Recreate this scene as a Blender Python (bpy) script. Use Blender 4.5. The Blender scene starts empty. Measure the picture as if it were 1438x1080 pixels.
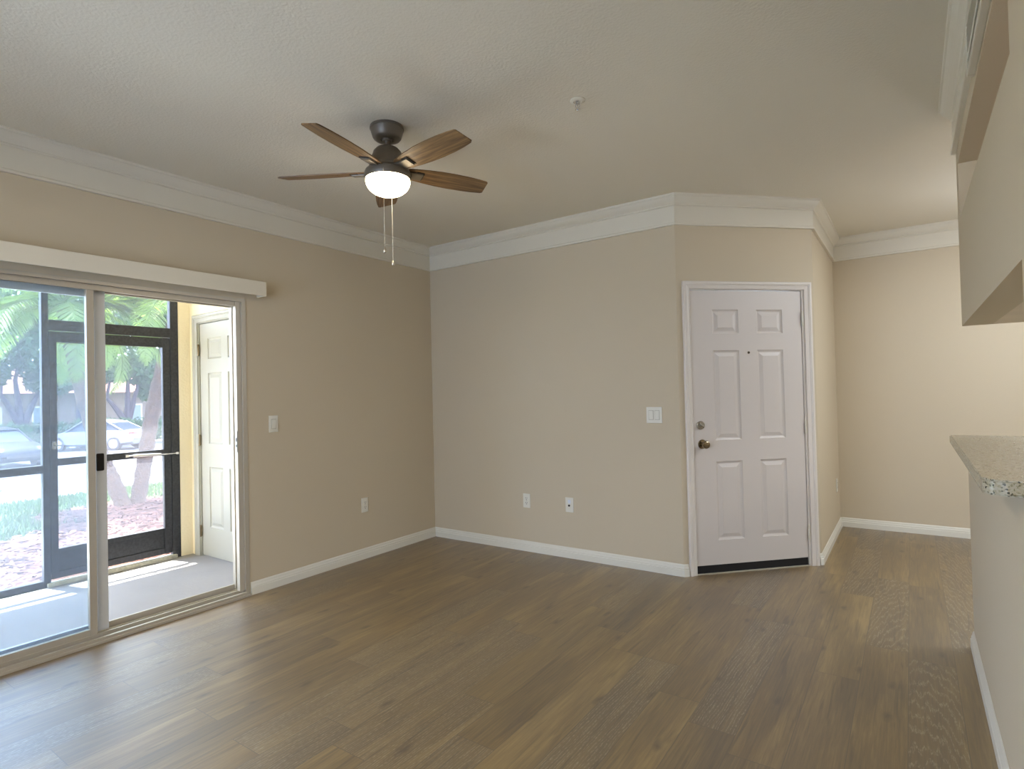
import bpy, bmesh, math, random
from mathutils import Vector, Matrix, noise
random.seed(7)
S = bpy.context.scene
C = S.collection
# ------------------------------------------------------------ camera
W, H = 1438, 1080
F_PX, YAW, PITCH, ROLL = 805.5, .607, .0155, -.024
CAM = Vector((0, 0, 1.3))
def cam_axes():
    cy, sy = math.cos(YAW), math.sin(YAW)
    f = Vector((-sy*math.cos(PITCH), cy*math.cos(PITCH), math.sin(PITCH)))
    r = Vector((cy, sy, 0)); u = r.cross(f)
    r2 = r*math.cos(ROLL)+u*math.sin(ROLL)
    return r2, r2.cross(f), f
r_, u_, f_ = cam_axes()
cd = bpy.data.cameras.new('camera'); cam = bpy.data.objects.new('camera', cd); C.objects.link(cam)
cd.sensor_width = 36; cd.sensor_fit = 'HORIZONTAL'; cd.lens = F_PX/W*36; cd.clip_start = .02; cd.clip_end = 400
M = Matrix((r_, u_, -f_)).transposed().to_4x4(); M.translation = CAM; cam.matrix_world = M
S.camera = cam
# ------------------------------------------------------------ look
S.view_settings.view_transform = 'Standard'; S.view_settings.look = 'None'
S.view_settings.gamma = 1; S.view_settings.use_curve_mapping = False
S.view_settings.exposure = 0.07
# ------------------------------------------------------------ sky, sun, kitchen lamp, added fill lamps
w = bpy.data.worlds.new('sky'); S.world = w; w.use_nodes = True
bg = w.node_tree.nodes['Background']; bg.inputs[0].default_value = (.62, .75, 1.0, 1); bg.inputs[1].default_value = 9.5
def light(name, kind, loc, energy, col, size=None, rot=(0, 0, 0), sy=None):
    l = bpy.data.lights.new(name, kind); l.energy = energy; l.color = col
    if kind == 'AREA':
        l.shape = 'RECTANGLE'; l.size = size; l.size_y = sy or size
    elif kind == 'SUN': l.angle = size or .01
    else: l.shadow_soft_size = size or .1
    o = bpy.data.objects.new(name, l); o.location = loc; o.rotation_euler = rot; C.objects.link(o); return o
sd = Vector((-.42, -.10, 1.25)).normalized()
sun = light('sun', 'SUN', (0, 0, 8), 36.0, (1, .95, .87), .012); sun.rotation_euler = sd.to_track_quat('Z', 'Y').to_euler()
light('kitchen_ceiling_lamp', 'AREA', (1.35, 4.3, 2.66), 54, (.80, .89, 1), .5, sy=1.2)
light('kitchen_fill_light', 'POINT', (1.9, 1.3, 2.0), 34, (1, .95, .90), .12)  # added fill, lights the soffit and kitchen from out of view
light('nook_fill_light', 'POINT', (.85, 5.1, 1.95), 17, (.80, .86, 1), .12)  # added unseen fill that brightens the far wall
light('dining_fill_light', 'AREA', (-1.5, -.4, 2.66), 44, (1, .88, .70), .5)  # added fill light behind the camera
# ------------------------------------------------------------ room numbers
ZF, ZC = -.02, 2.68
XL, YB, DX0, DX1, DY1, YF, XR = -3.705, 4.016, -1.349, -.575, 4.788, 6.197, .2245
YN, XK = -1.7, 2.9
# ------------------------------------------------------------ materials
def nt(name):
    m = bpy.data.materials.new(name); m.use_nodes = True
    t = m.node_tree; return m, t, t.nodes['Principled BSDF'], t.nodes, t.links
def hexc(h):
    def f(v):
        v /= 255.; return v/12.92 if v < .04045 else ((v+.055)/1.055)**2.4
    return (f(int(h[0:2], 16)), f(int(h[2:4], 16)), f(int(h[4:6], 16)), 1)
def mat(name, col, rough=.5, metal=0, bump=None, var=None, spec=.5, coord='Object'):
    """bump=(scale,strength,dist) noise bump; var=(scale,amount) value variation"""
    m, t, b, N, L = nt(name)
    if isinstance(col, str): col = hexc(col)
    b.inputs['Base Color'].default_value = col; b.inputs['Roughness'].default_value = rough
    b.inputs['Metallic'].default_value = metal; b.inputs['Specular IOR Level'].default_value = spec
    tc = N.new('ShaderNodeTexCoord')
    if var:
        n = N.new('ShaderNodeTexNoise'); n.inputs['Scale'].default_value = var[0]; n.inputs['Detail'].default_value = 4
        L.new(tc.outputs[coord], n.inputs['Vector'])
        r = N.new('ShaderNodeValToRGB')
        a = var[1]; r.color_ramp.elements[0].position = .3; r.color_ramp.elements[1].position = .7
        r.color_ramp.elements[0].color = (col[0]*(1-a), col[1]*(1-a), col[2]*(1-a), 1)
        r.color_ramp.elements[1].color = (min(1, col[0]*(1+a)), min(1, col[1]*(1+a)), min(1, col[2]*(1+a)), 1)
        L.new(n.outputs[0], r.inputs[0]); L.new(r.outputs[0], b.inputs['Base Color'])
    if bump:
        n = N.new('ShaderNodeTexNoise'); n.inputs['Scale'].default_value = bump[0]; n.inputs['Detail'].default_value = 3
        L.new(tc.outputs[coord], n.inputs['Vector'])
        bp = N.new('ShaderNodeBump'); bp.inputs['Strength'].default_value = bump[1]; bp.inputs['Distance'].default_value = bump[2]
        L.new(n.outputs[0], bp.inputs['Height']); L.new(bp.outputs[0], b.inputs['Normal'])
    return m
def emis(name, col, st):
    m, t, b, N, L = nt(name)
    b.inputs['Base Color'].default_value = (.9, .88, .84, 1)
    b.inputs['Emission Color'].default_value = col; b.inputs['Emission Strength'].default_value = st
    return m
M_wall = mat('wall_paint', 'C8BAA0', .75, bump=(170, .25, .002), spec=.3)
M_wallgrey = M_wall
M_ceil = mat('ceiling_paint', 'DDD5C2', .85, bump=(85, .38, .005), spec=.2)
M_trim = mat('trim_paint', 'D9D2C0', .42)
M_door = mat('door_paint', 'CDC4BB', .4)
M_casing = mat('casing_paint', 'DAD1C6', .42)
M_bezel_shade = mat('bezel_groove_shade', 'B5AF9F', .5)  # darker tone paints the groove shade around the rockers
M_base = mat('baseboard_paint', 'DCD8CA', .35)
M_plate = mat('plate_plastic', 'DEDACC', .35)
M_dark = mat('dark_slot', '241F1A', .6)
M_black = mat('black_rubber', '07070A', .6)
M_alu = mat('beige_aluminium', 'BCB4A4', .38, metal=.35)
M_aluw = mat('white_aluminium', 'D9DEE6', .35, metal=.1)
M_bronze = mat('screen_frame_bronze', '34363B', .45, metal=.2, var=(60, .35))
M_nickel = mat('brushed_nickel', 'A8A49C', .3, metal=1)
M_brass = mat('aged_nickel', '8C7E66', .25, metal=1)
M_valance = mat('valance_vinyl', 'DED6C2', .5)
M_fanmetal = mat('fan_bronze', '6E665A', .42, metal=.45)
M_chain = mat('chain_metal', 'CFC6B4', .3, metal=.9)
M_niche = mat('niche_paint', 'F2DCC0', .8)
M_cab = mat('cabinet_underside', 'D8C8B0', .6, var=(3, .06))
M_stucco = mat('patio_stucco', 'F1E6C8', .85, bump=(60, .6, .006))
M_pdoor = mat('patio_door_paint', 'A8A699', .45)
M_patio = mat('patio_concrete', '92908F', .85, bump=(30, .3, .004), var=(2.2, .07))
M_silver = mat('silver_metal', 'D8D8D8', .25, metal=.9)
def floor_mat():
    m, t, b, N, L = nt('vinyl_plank_floor')
    def math_(op, a, b2=None, v=None):
        n = N.new('ShaderNodeMath'); n.operation = op
        if isinstance(a, (int, float)): n.inputs[0].default_value = a
        else: L.new(a, n.inputs[0])
        if b2 is not None:
            if isinstance(b2, (int, float)): n.inputs[1].default_value = b2
            else: L.new(b2, n.inputs[1])
        return n.outputs[0]
    tc = N.new('ShaderNodeTexCoord'); sx = N.new('ShaderNodeSeparateXYZ'); L.new(tc.outputs['Object'], sx.inputs[0])
    X, Y = sx.outputs[0], sx.outputs[1]
    PW, PL = .18, 1.22
    u = math_('DIVIDE', math_('ADD', X, .045), PW); col = math_('FLOOR', u); fu = math_('FRACT', u)
    wn = N.new('ShaderNodeTexWhiteNoise'); wn.noise_dimensions = '1D'; L.new(col, wn.inputs['W'])
    v = math_('ADD', math_('DIVIDE', Y, PL), math_('MULTIPLY', wn.outputs['Value'], 7.3)); row = math_('FLOOR', v); fv = math_('FRACT', v)
    cmb = N.new('ShaderNodeCombineXYZ'); L.new(col, cmb.inputs[0]); L.new(row, cmb.inputs[1])
    wn2 = N.new('ShaderNodeTexWhiteNoise'); wn2.noise_dimensions = '2D'; L.new(cmb.outputs[0], wn2.inputs['Vector'])
    rnd = wn2.outputs['Value']
    sc = N.new('ShaderNodeSeparateColor'); L.new(wn2.outputs['Color'], sc.inputs[0])
    # per-plank shifted coordinates, stretched along y
    cv = N.new('ShaderNodeCombineXYZ'); L.new(X, cv.inputs[0]); L.new(Y, cv.inputs[1]); L.new(math_('MULTIPLY', rnd, 40), cv.inputs[2])
    def stretched(sx_, sy_):
        mp = N.new('ShaderNodeMapping'); mp.inputs['Scale'].default_value = (sx_, sy_, 1); L.new(cv.outputs[0], mp.inputs['Vector']); return mp.outputs[0]
    def nz(vec, scale, detail, dist=0, rough=.55):
        n = N.new('ShaderNodeTexNoise'); n.inputs['Scale'].default_value = scale; n.inputs['Detail'].default_value = detail
        n.inputs['Distortion'].default_value = dist; n.inputs['Roughness'].default_value = rough; L.new(vec, n.inputs['Vector']); return n.outputs[0]
    broad = nz(stretched(7, 1.0), 1.2, 4, .4)
    grain = nz(stretched(60, 2.2), 2.0, 5, .3, .65)
    # cathedral grain
    wv = N.new('ShaderNodeTexWave'); wv.wave_type = 'RINGS'; wv.rings_direction = 'Z'
    wv.inputs['Scale'].default_value = 1.1; wv.inputs['Distortion'].default_value = 9; wv.inputs['Detail'].default_value = 4; wv.inputs['Detail Scale'].default_value = 1.4
    L.new(stretched(26, 2.6), wv.inputs['Vector'])
    base = N.new('ShaderNodeValToRGB'); cr = base.color_ramp
    cr.elements[0].position = .36; cr.elements[0].color = hexc('3C2A10'); cr.elements[1].position = .66; cr.elements[1].color = hexc('A1864E')
    e = cr.elements.new(.5); e.color = hexc('6E5528')
    L.new(math_('ADD', math_('MULTIPLY', broad, .52), math_('MULTIPLY', grain, .48)), base.inputs[0])
    # plank tone
    tone = N.new('ShaderNodeValToRGB'); cr = tone.color_ramp; cr.interpolation = 'CONSTANT'
    cols = ['7C6641', '6C5836', '846E45', '68573D', '765F38', '806C4A']
    cr.elements[0].color = hexc(cols[0]); cr.elements[1].position = 1/6.; cr.elements[1].color = hexc(cols[1])
    for i in range(2, 6):
        e = cr.elements.new(i/6.); e.color = hexc(cols[i])
    L.new(rnd, tone.inputs[0])
    mx = N.new('ShaderNodeMix'); mx.data_type = 'RGBA'; mx.inputs['Factor'].default_value = .36
    L.new(base.outputs[0], mx.inputs['A']); L.new(tone.outputs[0], mx.inputs['B'])
    # limed streaks on some planks
    lime = N.new('ShaderNodeMath'); lime.operation = 'GREATER_THAN'; lime.inputs[1].default_value = .68; L.new(sc.outputs[1], lime.inputs[0])
    wr = N.new('ShaderNodeValToRGB'); wr.color_ramp.elements[0].position = .62; wr.color_ramp.elements[1].position = .92
    L.new(wv.outputs['Fac'], wr.inputs[0])
    fine = nz(stretched(190, 30), 2, 3, 0)
    fr = N.new('ShaderNodeValToRGB'); fr.color_ramp.elements[0].position = .42; fr.color_ramp.elements[1].position = .66; L.new(fine, fr.inputs[0])
    lf = math_('MULTIPLY', math_('MULTIPLY', lime.outputs[0], wr.outputs[0]), math_('MULTIPLY', fr.outputs[0], .8))
    dk = N.new('ShaderNodeMix'); dk.data_type = 'RGBA'; dk.inputs['B'].default_value = hexc('4E4232')
    L.new(math_('MULTIPLY', lime.outputs[0], .22), dk.inputs['Factor']); L.new(mx.outputs['Result'], dk.inputs['A'])
    m2 = N.new('ShaderNodeMix'); m2.data_type = 'RGBA'; m2.inputs['B'].default_value = hexc('A89C84')
    L.new(lf, m2.inputs['Factor']); L.new(dk.outputs['Result'], m2.inputs['A'])
    # knots and dark streaks
    vo = N.new('ShaderNodeTexVoronoi'); vo.voronoi_dimensions = '2D'; vo.inputs['Scale'].default_value = 1.0
    va = N.new('ShaderNodeVectorMath'); va.operation = 'ADD'; vs_ = N.new('ShaderNodeCombineXYZ'); L.new(math_('MULTIPLY', rnd, 31), vs_.inputs[0]); L.new(math_('MULTIPLY', rnd, 17), vs_.inputs[1])
    dn = N.new('ShaderNodeTexNoise'); dn.inputs['Scale'].default_value = 14; L.new(cv.outputs[0], dn.inputs['Vector'])
    dm = N.new('ShaderNodeVectorMath'); dm.operation = 'SCALE'; dm.inputs['Scale'].default_value = .14; L.new(dn.outputs['Color'], dm.inputs[0])
    va2 = N.new('ShaderNodeVectorMath'); va2.operation = 'ADD'; L.new(stretched(5.5, 2.2), va.inputs[0]); L.new(vs_.outputs[0], va.inputs[1]); L.new(va.outputs[0], va2.inputs[0]); L.new(dm.outputs[0], va2.inputs[1]); L.new(va2.outputs[0], vo.inputs['Vector'])
    vcs = N.new('ShaderNodeSeparateColor'); L.new(vo.outputs['Color'], vcs.inputs[0]); keep = math_('GREATER_THAN', vcs.outputs[0], .55)
    kr = N.new('ShaderNodeValToRGB'); kr.color_ramp.elements[0].position = .015; kr.color_ramp.elements[1].position = .12
    kr.color_ramp.elements[0].color = (1, 1, 1, 1); kr.color_ramp.elements[1].color = (0, 0, 0, 1); L.new(vo.outputs['Distance'], kr.inputs[0])
    st = nz(stretched(22, 1.3), 1.6, 2, 1.2); sr = N.new('ShaderNodeValToRGB'); sr.color_ramp.elements[0].position = .58; sr.color_ramp.elements[1].position = .72; L.new(st, sr.inputs[0])
    kk = math_('MAXIMUM', math_('MULTIPLY', math_('MULTIPLY', kr.outputs[0], keep), .85), math_('MULTIPLY', sr.outputs[0], .6))
    m3 = N.new('ShaderNodeMix'); m3.data_type = 'RGBA'; m3.inputs['B'].default_value = hexc('38270F')
    L.new(kk, m3.inputs['Factor']); L.new(m2.outputs['Result'], m3.inputs['A'])
    # seams
    du = math_('MULTIPLY', math_('MINIMUM', fu, math_('SUBTRACT', 1, fu)), PW)
    dv = math_('MULTIPLY', math_('MINIMUM', fv, math_('SUBTRACT', 1, fv)), PL)
    seam = math_('LESS_THAN', math_('MINIMUM', du, dv), .0014)
    m4 = N.new('ShaderNodeMix'); m4.data_type = 'RGBA'; m4.inputs['B'].default_value = hexc('4B3B28')
    L.new(math_('MULTIPLY', seam, .9), m4.inputs['Factor']); L.new(m3.outputs['Result'], m4.inputs['A'])
    L.new(m4.outputs['Result'], b.inputs['Base Color'])
    L.new(math_('ADD', .36, math_('MULTIPLY', grain, .12)), b.inputs['Roughness'])
    b.inputs['Specular IOR Level'].default_value = .2
    b.inputs['Coat Weight'].default_value = 1.0; b.inputs['Coat Roughness'].default_value = .46; b.inputs['Coat IOR'].default_value = 2.25
    bp = N.new('ShaderNodeBump'); bp.inputs['Strength'].default_value = .18; bp.inputs['Distance'].default_value = .001
    L.new(math_('SUBTRACT', math_('ADD', grain, math_('MULTIPLY', lf, .5)), math_('MULTIPLY', seam, 1.5)), bp.inputs['Height']); L.new(bp.outputs[0], b.inputs['Normal'])
    return m
M_floor = floor_mat()
def granite():
    m, t, b, N, L = nt('speckled_granite')
    tc = N.new('ShaderNodeTexCoord')
    v = N.new('ShaderNodeTexVoronoi'); v.inputs['Scale'].default_value = 210; L.new(tc.outputs['Object'], v.inputs['Vector'])
    n = N.new('ShaderNodeTexNoise'); n.inputs['Scale'].default_value = 55; n.inputs['Detail'].default_value = 6; L.new(tc.outputs['Object'], n.inputs['Vector'])
    s = N.new('ShaderNodeSeparateColor'); L.new(v.outputs['Color'], s.inputs[0])
    a = N.new('ShaderNodeMath'); a.operation = 'ADD'; L.new(s.outputs[0], a.inputs[0]); L.new(n.outputs[0], a.inputs[1])
    r = N.new('ShaderNodeValToRGB'); cr = r.color_ramp
    cr.elements[0].position = .36; cr.elements[0].color = hexc('33342C'); cr.elements[1].position = 1.0; cr.elements[1].color = hexc('AFA894')
    e = cr.elements.new(.48); e.color = hexc('8A8468')
    e = cr.elements.new(.62); e.color = hexc('A89F86')
    h = N.new('ShaderNodeMath'); h.operation = 'MULTIPLY'; h.inputs[1].default_value = .72; L.new(a.outputs[0], h.inputs[0])
    L.new(h.outputs[0], r.inputs[0]); L.new(r.outputs[0], b.inputs['Base Color']); b.inputs['Roughness'].default_value = .22
    return m
M_granite = granite()
def wood_blade():
    m, t, b, N, L = nt('walnut_blade')
    tc = N.new('ShaderNodeTexCoord'); mp = N.new('ShaderNodeMapping'); mp.inputs['Scale'].default_value = (2, 30, 30); L.new(tc.outputs['Object'], mp.inputs[0])
    n = N.new('ShaderNodeTexNoise'); n.inputs['Scale'].default_value = 2.2; n.inputs['Detail'].default_value = 5; n.inputs['Distortion'].default_value = .5; L.new(mp.outputs[0], n.inputs['Vector'])
    r = N.new('ShaderNodeValToRGB'); r.color_ramp.elements[0].position = .3; r.color_ramp.elements[1].position = .72
    r.color_ramp.elements[0].color = hexc('4F3823'); r.color_ramp.elements[1].color = hexc('9A7A50')
    L.new(n.outputs[0], r.inputs[0]); L.new(r.outputs[0], b.inputs['Base Color']); b.inputs['Roughness'].default_value = .5
    return m
M_blade = wood_blade()
def thin_glass(name, tint=(.93, .97, 1, 1), haze=0.0, gl=1.0):
    m, t, b, N, L = nt(name); out = N['Material Output']; N.remove(b)
    tr = N.new('ShaderNodeBsdfTransparent'); tr.inputs[0].default_value = tint
    g = N.new('ShaderNodeBsdfGlossy'); g.inputs['Roughness'].default_value = .02
    fr = N.new('ShaderNodeFresnel'); fr.inputs[0].default_value = 1.45
    mx = N.new('ShaderNodeMixShader'); L.new(fr.outputs[0], mx.inputs[0]); L.new(tr.outputs[0], mx.inputs[1]); L.new(g.outputs[0], mx.inputs[2])
    if haze:
        d = N.new('ShaderNodeBsdfTranslucent'); d.inputs[0].default_value = (.85, .9, 1, 1)
        m2 = N.new('ShaderNodeMixShader'); m2.inputs[0].default_value = haze
        L.new(mx.outputs[0], m2.inputs[1]); L.new(d.outputs[0], m2.inputs[2]); L.new(m2.outputs[0], out.inputs[0])
    else: L.new(mx.outputs[0], out.inputs[0])
    return m
M_glass = thin_glass('door_glass', haze=.02)
def mesh_screen():
    m, t, b, N, L = nt('insect_screen'); out = N['Material Output']; N.remove(b)
    tr = N.new('ShaderNodeBsdfTransparent')
    d = N.new('ShaderNodeBsdfDiffuse'); d.inputs[0].default_value = (.55, .57, .66, 1)
    tl = N.new('ShaderNodeBsdfTranslucent'); tl.inputs[0].default_value = (.80, .82, .92, 1)
    m1 = N.new('ShaderNodeMixShader'); m1.inputs[0].default_value = .6; L.new(d.outputs[0], m1.inputs[1]); L.new(tl.outputs[0], m1.inputs[2])
    m2 = N.new('ShaderNodeMixShader'); m2.inputs[0].default_value = .12; L.new(tr.outputs[0], m2.inputs[1]); L.new(m1.outputs[0], m2.inputs[2])
    L.new(m2.outputs[0], out.inputs[0]); return m
M_screen = mesh_screen()
# ------------------------------------------------------------ mesh helpers
def bx(bm, x0, x1, y0, y1, z0, z1, bev=0):
    vs = [bm.verts.new((x, y, z)) for x in (x0, x1) for y in (y0, y1) for z in (z0, z1)]
    fs = [bm.faces.new([vs[i] for i in q]) for q in ((0, 1, 3, 2), (4, 6, 7, 5), (0, 4, 5, 1), (2, 3, 7, 6), (0, 2, 6, 4), (1, 5, 7, 3))]
    if bev:
        es = list({e for f in fs for e in f.edges})
        bmesh.ops.bevel(bm, geom=es, offset=bev, segments=2, affect='EDGES', profile=.5)
def lathe(bm, prof, c=(0, 0, 0), n=48, axis='z'):
    rings = []
    for (r, z) in prof:
        ring = []
        for i in range(n):
            a = 2*math.pi*i/n; p = (r*math.cos(a), r*math.sin(a), z)
            if axis == 'y': p = (p[0], -p[2], p[1])
            if axis == 'x': p = (p[2], p[0], p[1])
            ring.append(bm.verts.new((c[0]+p[0], c[1]+p[1], c[2]+p[2])))
        rings.append(ring)
    for a, b in zip(rings, rings[1:]):
        for i in range(n): bm.faces.new((a[i], a[(i+1) % n], b[(i+1) % n], b[i]))
    if prof[0][0] > 1e-6: bm.faces.new(rings[0][::-1])
    if prof[-1][0] > 1e-6: bm.faces.new(rings[-1])
def tube(bm, pts, rad, n=8, cap=True):
    pts = [Vector(p) for p in pts]; rad = rad if isinstance(rad, (list, tuple)) else [rad]*len(pts)
    rings = []; up = Vector((.13, .31, .94)).normalized()
    for i, p in enumerate(pts):
        d = (pts[min(i+1, len(pts)-1)]-pts[max(i-1, 0)]).normalized()
        s = d.cross(up)
        if s.length < .05: s = d.cross(Vector((1, 0, 0)))
        s.normalize(); t = s.cross(d)
        rings.append([bm.verts.new(p+(s*math.cos(2*math.pi*k/n)+t*math.sin(2*math.pi*k/n))*rad[i]) for k in range(n)])
    for a, b in zip(rings, rings[1:]):
        for k in range(n): bm.faces.new((a[k], a[(k+1) % n], b[(k+1) % n], b[k]))
    if cap: bm.faces.new(rings[0][::-1]); bm.faces.new(rings[-1])
def prism(bm, poly, z0, z1):
    a = [bm.verts.new((x, y, z0)) for x, y in poly]; b = [bm.verts.new((x, y, z1)) for x, y in poly]; n = len(poly)
    bm.faces.new(a[::-1]); bm.faces.new(b)
    for i in range(n): bm.faces.new((a[i], a[(i+1) % n], b[(i+1) % n], b[i]))
def frame_box(bm, x0, x1, z0, z1, y0, y1, wl, wr=None, wb=None, wt=None, bev=0):
    wr = wl if wr is None else wr; wb = wl if wb is None else wb; wt = wl if wt is None else wt
    bx(bm, x0, x0+wl, y0, y1, z0, z1, bev); bx(bm, x1-wr, x1, y0, y1, z0, z1, bev)
    bx(bm, x0+wl, x1-wr, y0, y1, z0, z0+wb, bev); bx(bm, x0+wl, x1-wr, y0, y1, z1-wt, z1, bev)
def obj(name, bm, m, parent=None, smooth=False, fix=True):
    me = bpy.data.meshes.new(name)
    if fix: bmesh.ops.recalc_face_normals(bm, faces=bm.faces[:])
    if smooth:
        for f in bm.faces: f.smooth = True
    bm.to_mesh(me); bm.free()
    for k in (m if isinstance(m, (list, tuple)) else [m]): me.materials.append(k)
    o = bpy.data.objects.new(name, me); C.objects.link(o)
    if parent: o.parent = parent
    if smooth:
        try: me.set_sharp_from_angle(angle=math.radians(38))
        except Exception: pass
    return o
def BM(): return bmesh.new()
def tag(o, label=None, cat=None, group=None, kind=None):
    if label: o['label'] = label
    if cat: o['category'] = cat
    if group: o['group'] = group
    if kind: o['kind'] = kind
    return o
def thing(name, label, cat, loc=(0, 0, 0), rz=0, group=None, kind=None):
    o = bpy.data.objects.new(name, None); C.objects.link(o); o.location = loc; o.rotation_euler = (0, 0, rz); o.empty_display_size = .05
    return tag(o, label, cat, group, kind)
def struct(name, bm, m, label, cat, smooth=False):
    return tag(obj(name, bm, m, None, smooth), label, cat, kind='structure')
def box1(*a, bev=0):
    bm = BM(); bx(bm, *a, bev); return bm
def dup(root):
    r = root.copy(); C.objects.link(r)
    for ch in list(root.children):
        c = ch.copy(); C.objects.link(c); c.parent = r
        for g in list(ch.children):
            d = g.copy(); C.objects.link(d); d.parent = c
    return r
# ------------------------------------------------------------ shell
bm = BM(); prism(bm, [(XL, YN), (XK, YN), (XK, YF), (DX1, YF), (DX1, DY1), (DX0, YB), (XL, YB)], -.12, ZF)
bx(bm, XL-.02, XL, .34, 2.172, -.12, ZF-.001)
struct('floor', bm, M_floor, 'light brown wood-look plank floor with limed grain', 'floor')
bm = BM(); prism(bm, [(XL-.15, YN-.1), (XK+.1, YN-.1), (XK+.1, YF+.1), (XL-.15, YF+.1)], ZC, ZC+.1)
struct('ceiling', bm, M_ceil, 'off-white textured ceiling above the room', 'ceiling')
OY0, OY1, OZ = .34, 2.172, 1.985
bm = BM(); X0 = XL-.155
bx(bm, X0, XL, YN-.1, OY0, ZF-.1, ZC); bx(bm, X0, XL, OY1, YB, ZF-.1, ZC); bx(bm, X0, XL, OY0, OY1, OZ, ZC)
struct('wall_left', bm, M_wall, 'beige wall with the sliding patio door in it', 'wall')
bm = BM(); prism(bm, [(XL-.155, YB), (DX0, YB), (DX0-.05, YB+.15), (XL-.155, YB+.15)], ZF-.1, ZC)
struct('wall_back', bm, M_wall, 'beige wall behind the ceiling fan, with two plates low down', 'wall')
ANG = math.atan2(DY1-YB, DX1-DX0); DL = math.hypot(DX1-DX0, DY1-YB)
SX0, SX1, SZ0, SZ1 = .103, .986, .042, 2.005      # entry door slab
bm = BM()
bx(bm, 0, SX0-.02, 0, .12, ZF-.1, ZC); bx(bm, SX1+.028, DL, 0, .12, ZF-.1, ZC); bx(bm, SX0-.02, SX1+.028, 0, .12, SZ1+.022, ZC)
o = struct('wall_entry', bm, M_wall, 'short angled beige wall that holds the white entry door', 'wall'); o.location = (DX0, YB, 0); o.rotation_euler = (0, 0, ANG)
bm = BM(); bx(bm, DX1-.12, DX1, DY1, YF+.1, ZF-.1, ZC)
struct('wall_return', bm, M_wall, 'narrow beige side wall just right of the entry door', 'wall')
bm = BM(); bx(bm, DX1-.12, XK+.1, YF, YF+.12, ZF-.1, ZC)
struct('wall_far', bm, M_wall, 'far beige wall beyond the entry door and the counter', 'wall')
bm = BM(); bx(bm, XK, XK+.12, YN-.1, YF+.1, ZF-.1, ZC); struct('wall_right', bm, M_wall, 'beige wall at the right end of the kitchen', 'wall')
bm = BM()   # wall behind the camera has a window added for fill daylight
bx(bm, XL-.1, -3.0, YN-.12, YN, ZF-.1, ZC); bx(bm, -.6, XK, YN-.12, YN, ZF-.1, ZC); bx(bm, -3.0, -.6, YN-.12, YN, 2.2, ZC); bx(bm, -3.0, -.6, YN-.12, YN, ZF-.1, .5)
struct('wall_near', bm, M_wall, 'beige wall behind the camera with a wide added window', 'wall')
bm = BM(); frame_box(bm, -3.0, -.6, .5, 2.2, YN-.1, YN-.05, .05); bx(bm, -1.825, -1.775, YN-.1, YN-.05, .55, 2.15)
wf = thing('fill_window_1', 'white framed window added behind the camera to let in fill daylight', 'window', kind='structure')
obj('fill_window_frame', bm, M_trim, wf)
obj('fill_window_pane', box1(-2.95, -.65, YN-.08, YN-.076, .55, 2.15), M_glass, wf)
# pass-through: half wall, hanging wall with a high opening
YH = 3.65; YU = 3.72
bm = BM(); bx(bm, XR, XR+.12, .7, YH, ZF-.1, 1.008)
struct('wall_half', bm, M_wall, 'low beige half wall under the granite bar counter', 'wall')
bm = BM()
bx(bm, XR, XR+.12, 1.80, YU, 1.588, 2.112); bx(bm, XR, XR+.12, -1.0, 1.80, 1.45, 2.112)
bx(bm, XR, XR+.12, -1.0, YU, 2.392, ZC)
bx(bm, XR, XR+.12, YU-.10, YU, 2.112, 2.392); bx(bm, XR, XR+.12, -1.0, 1.868, 2.112, 2.392)
struct('wall_hanging', bm, M_wall, 'hanging wall above the bar counter with a high opening', 'wall')
bm = BM(); bx(bm, XR+.12, XR+.75, -1.0, YU, 2.392, ZC)
struct('trim_6', bm, M_niche, 'tan painted soffit seen through the high wall opening', 'soffit')
bm = BM(); bx(bm, XR+.12, XR+.75, YU-.10, YU, 2.112, 2.392)
struct('trim_7', bm, M_niche, 'tan end panel closing the high opening at its far end', 'soffit')
# kitchen wall cabinets hung behind the hanging wall
cb = thing('wall_cabinet', 'kitchen wall cabinet behind the hanging wall, tan underside showing above the counter', 'cabinet', (XR+.12, 1.80, 1.588))
obj('cabinet_body', box1(0, .33, .004, YU-1.80, 0.0, .52), M_cab, cb)
for k in range(4):
    y0 = .006+k*.479
    d = obj('door', box1(.33, .35, y0, y0+.473, -.012, .515, bev=.003), M_trim, cb)
    bm = BM(); tube(bm, [(.35, y0+.05, .06), (.372, y0+.05, .06), (.372, y0+.05, .16), (.35, y0+.05, .16)], .005); obj('handle', bm, M_nickel, d, True)
bm = BM(); bx(bm, XR+.122, XR+.72, .75, 3.58, ZF, .86); bx(bm, XR+.122, XR+.75, .75, 3.60, .86, .90, .004)
struct('bounce_counter', bm, M_base, 'white base units added behind the half wall to bounce lamp light up', 'counter')  # unseen, added to throw lamp light up at the cabinet underside
# granite bar
bm = BM()
xa, xb, ya, yb_, rr = .147, .52, 1.895, 3.47, .05
poly = [(xb, ya), (xb, yb_), (xa, yb_)]
for k in range(7):
    a = math.pi+math.pi/2*k/6; poly.append((xa+rr+rr*math.cos(a), ya+rr+rr*math.sin(a)))
prism(bm, poly, 1.010, 1.050)
bmesh.ops.bevel(bm, geom=[e for e in bm.edges if abs(e.verts[0].co.z-e.verts[1].co.z) < 1e-5], offset=.005, segments=2, affect='EDGES')
tag(obj('bar_countertop', bm, M_granite, smooth=True), 'speckled granite bar countertop with a rounded corner on the half wall', 'countertop')
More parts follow.
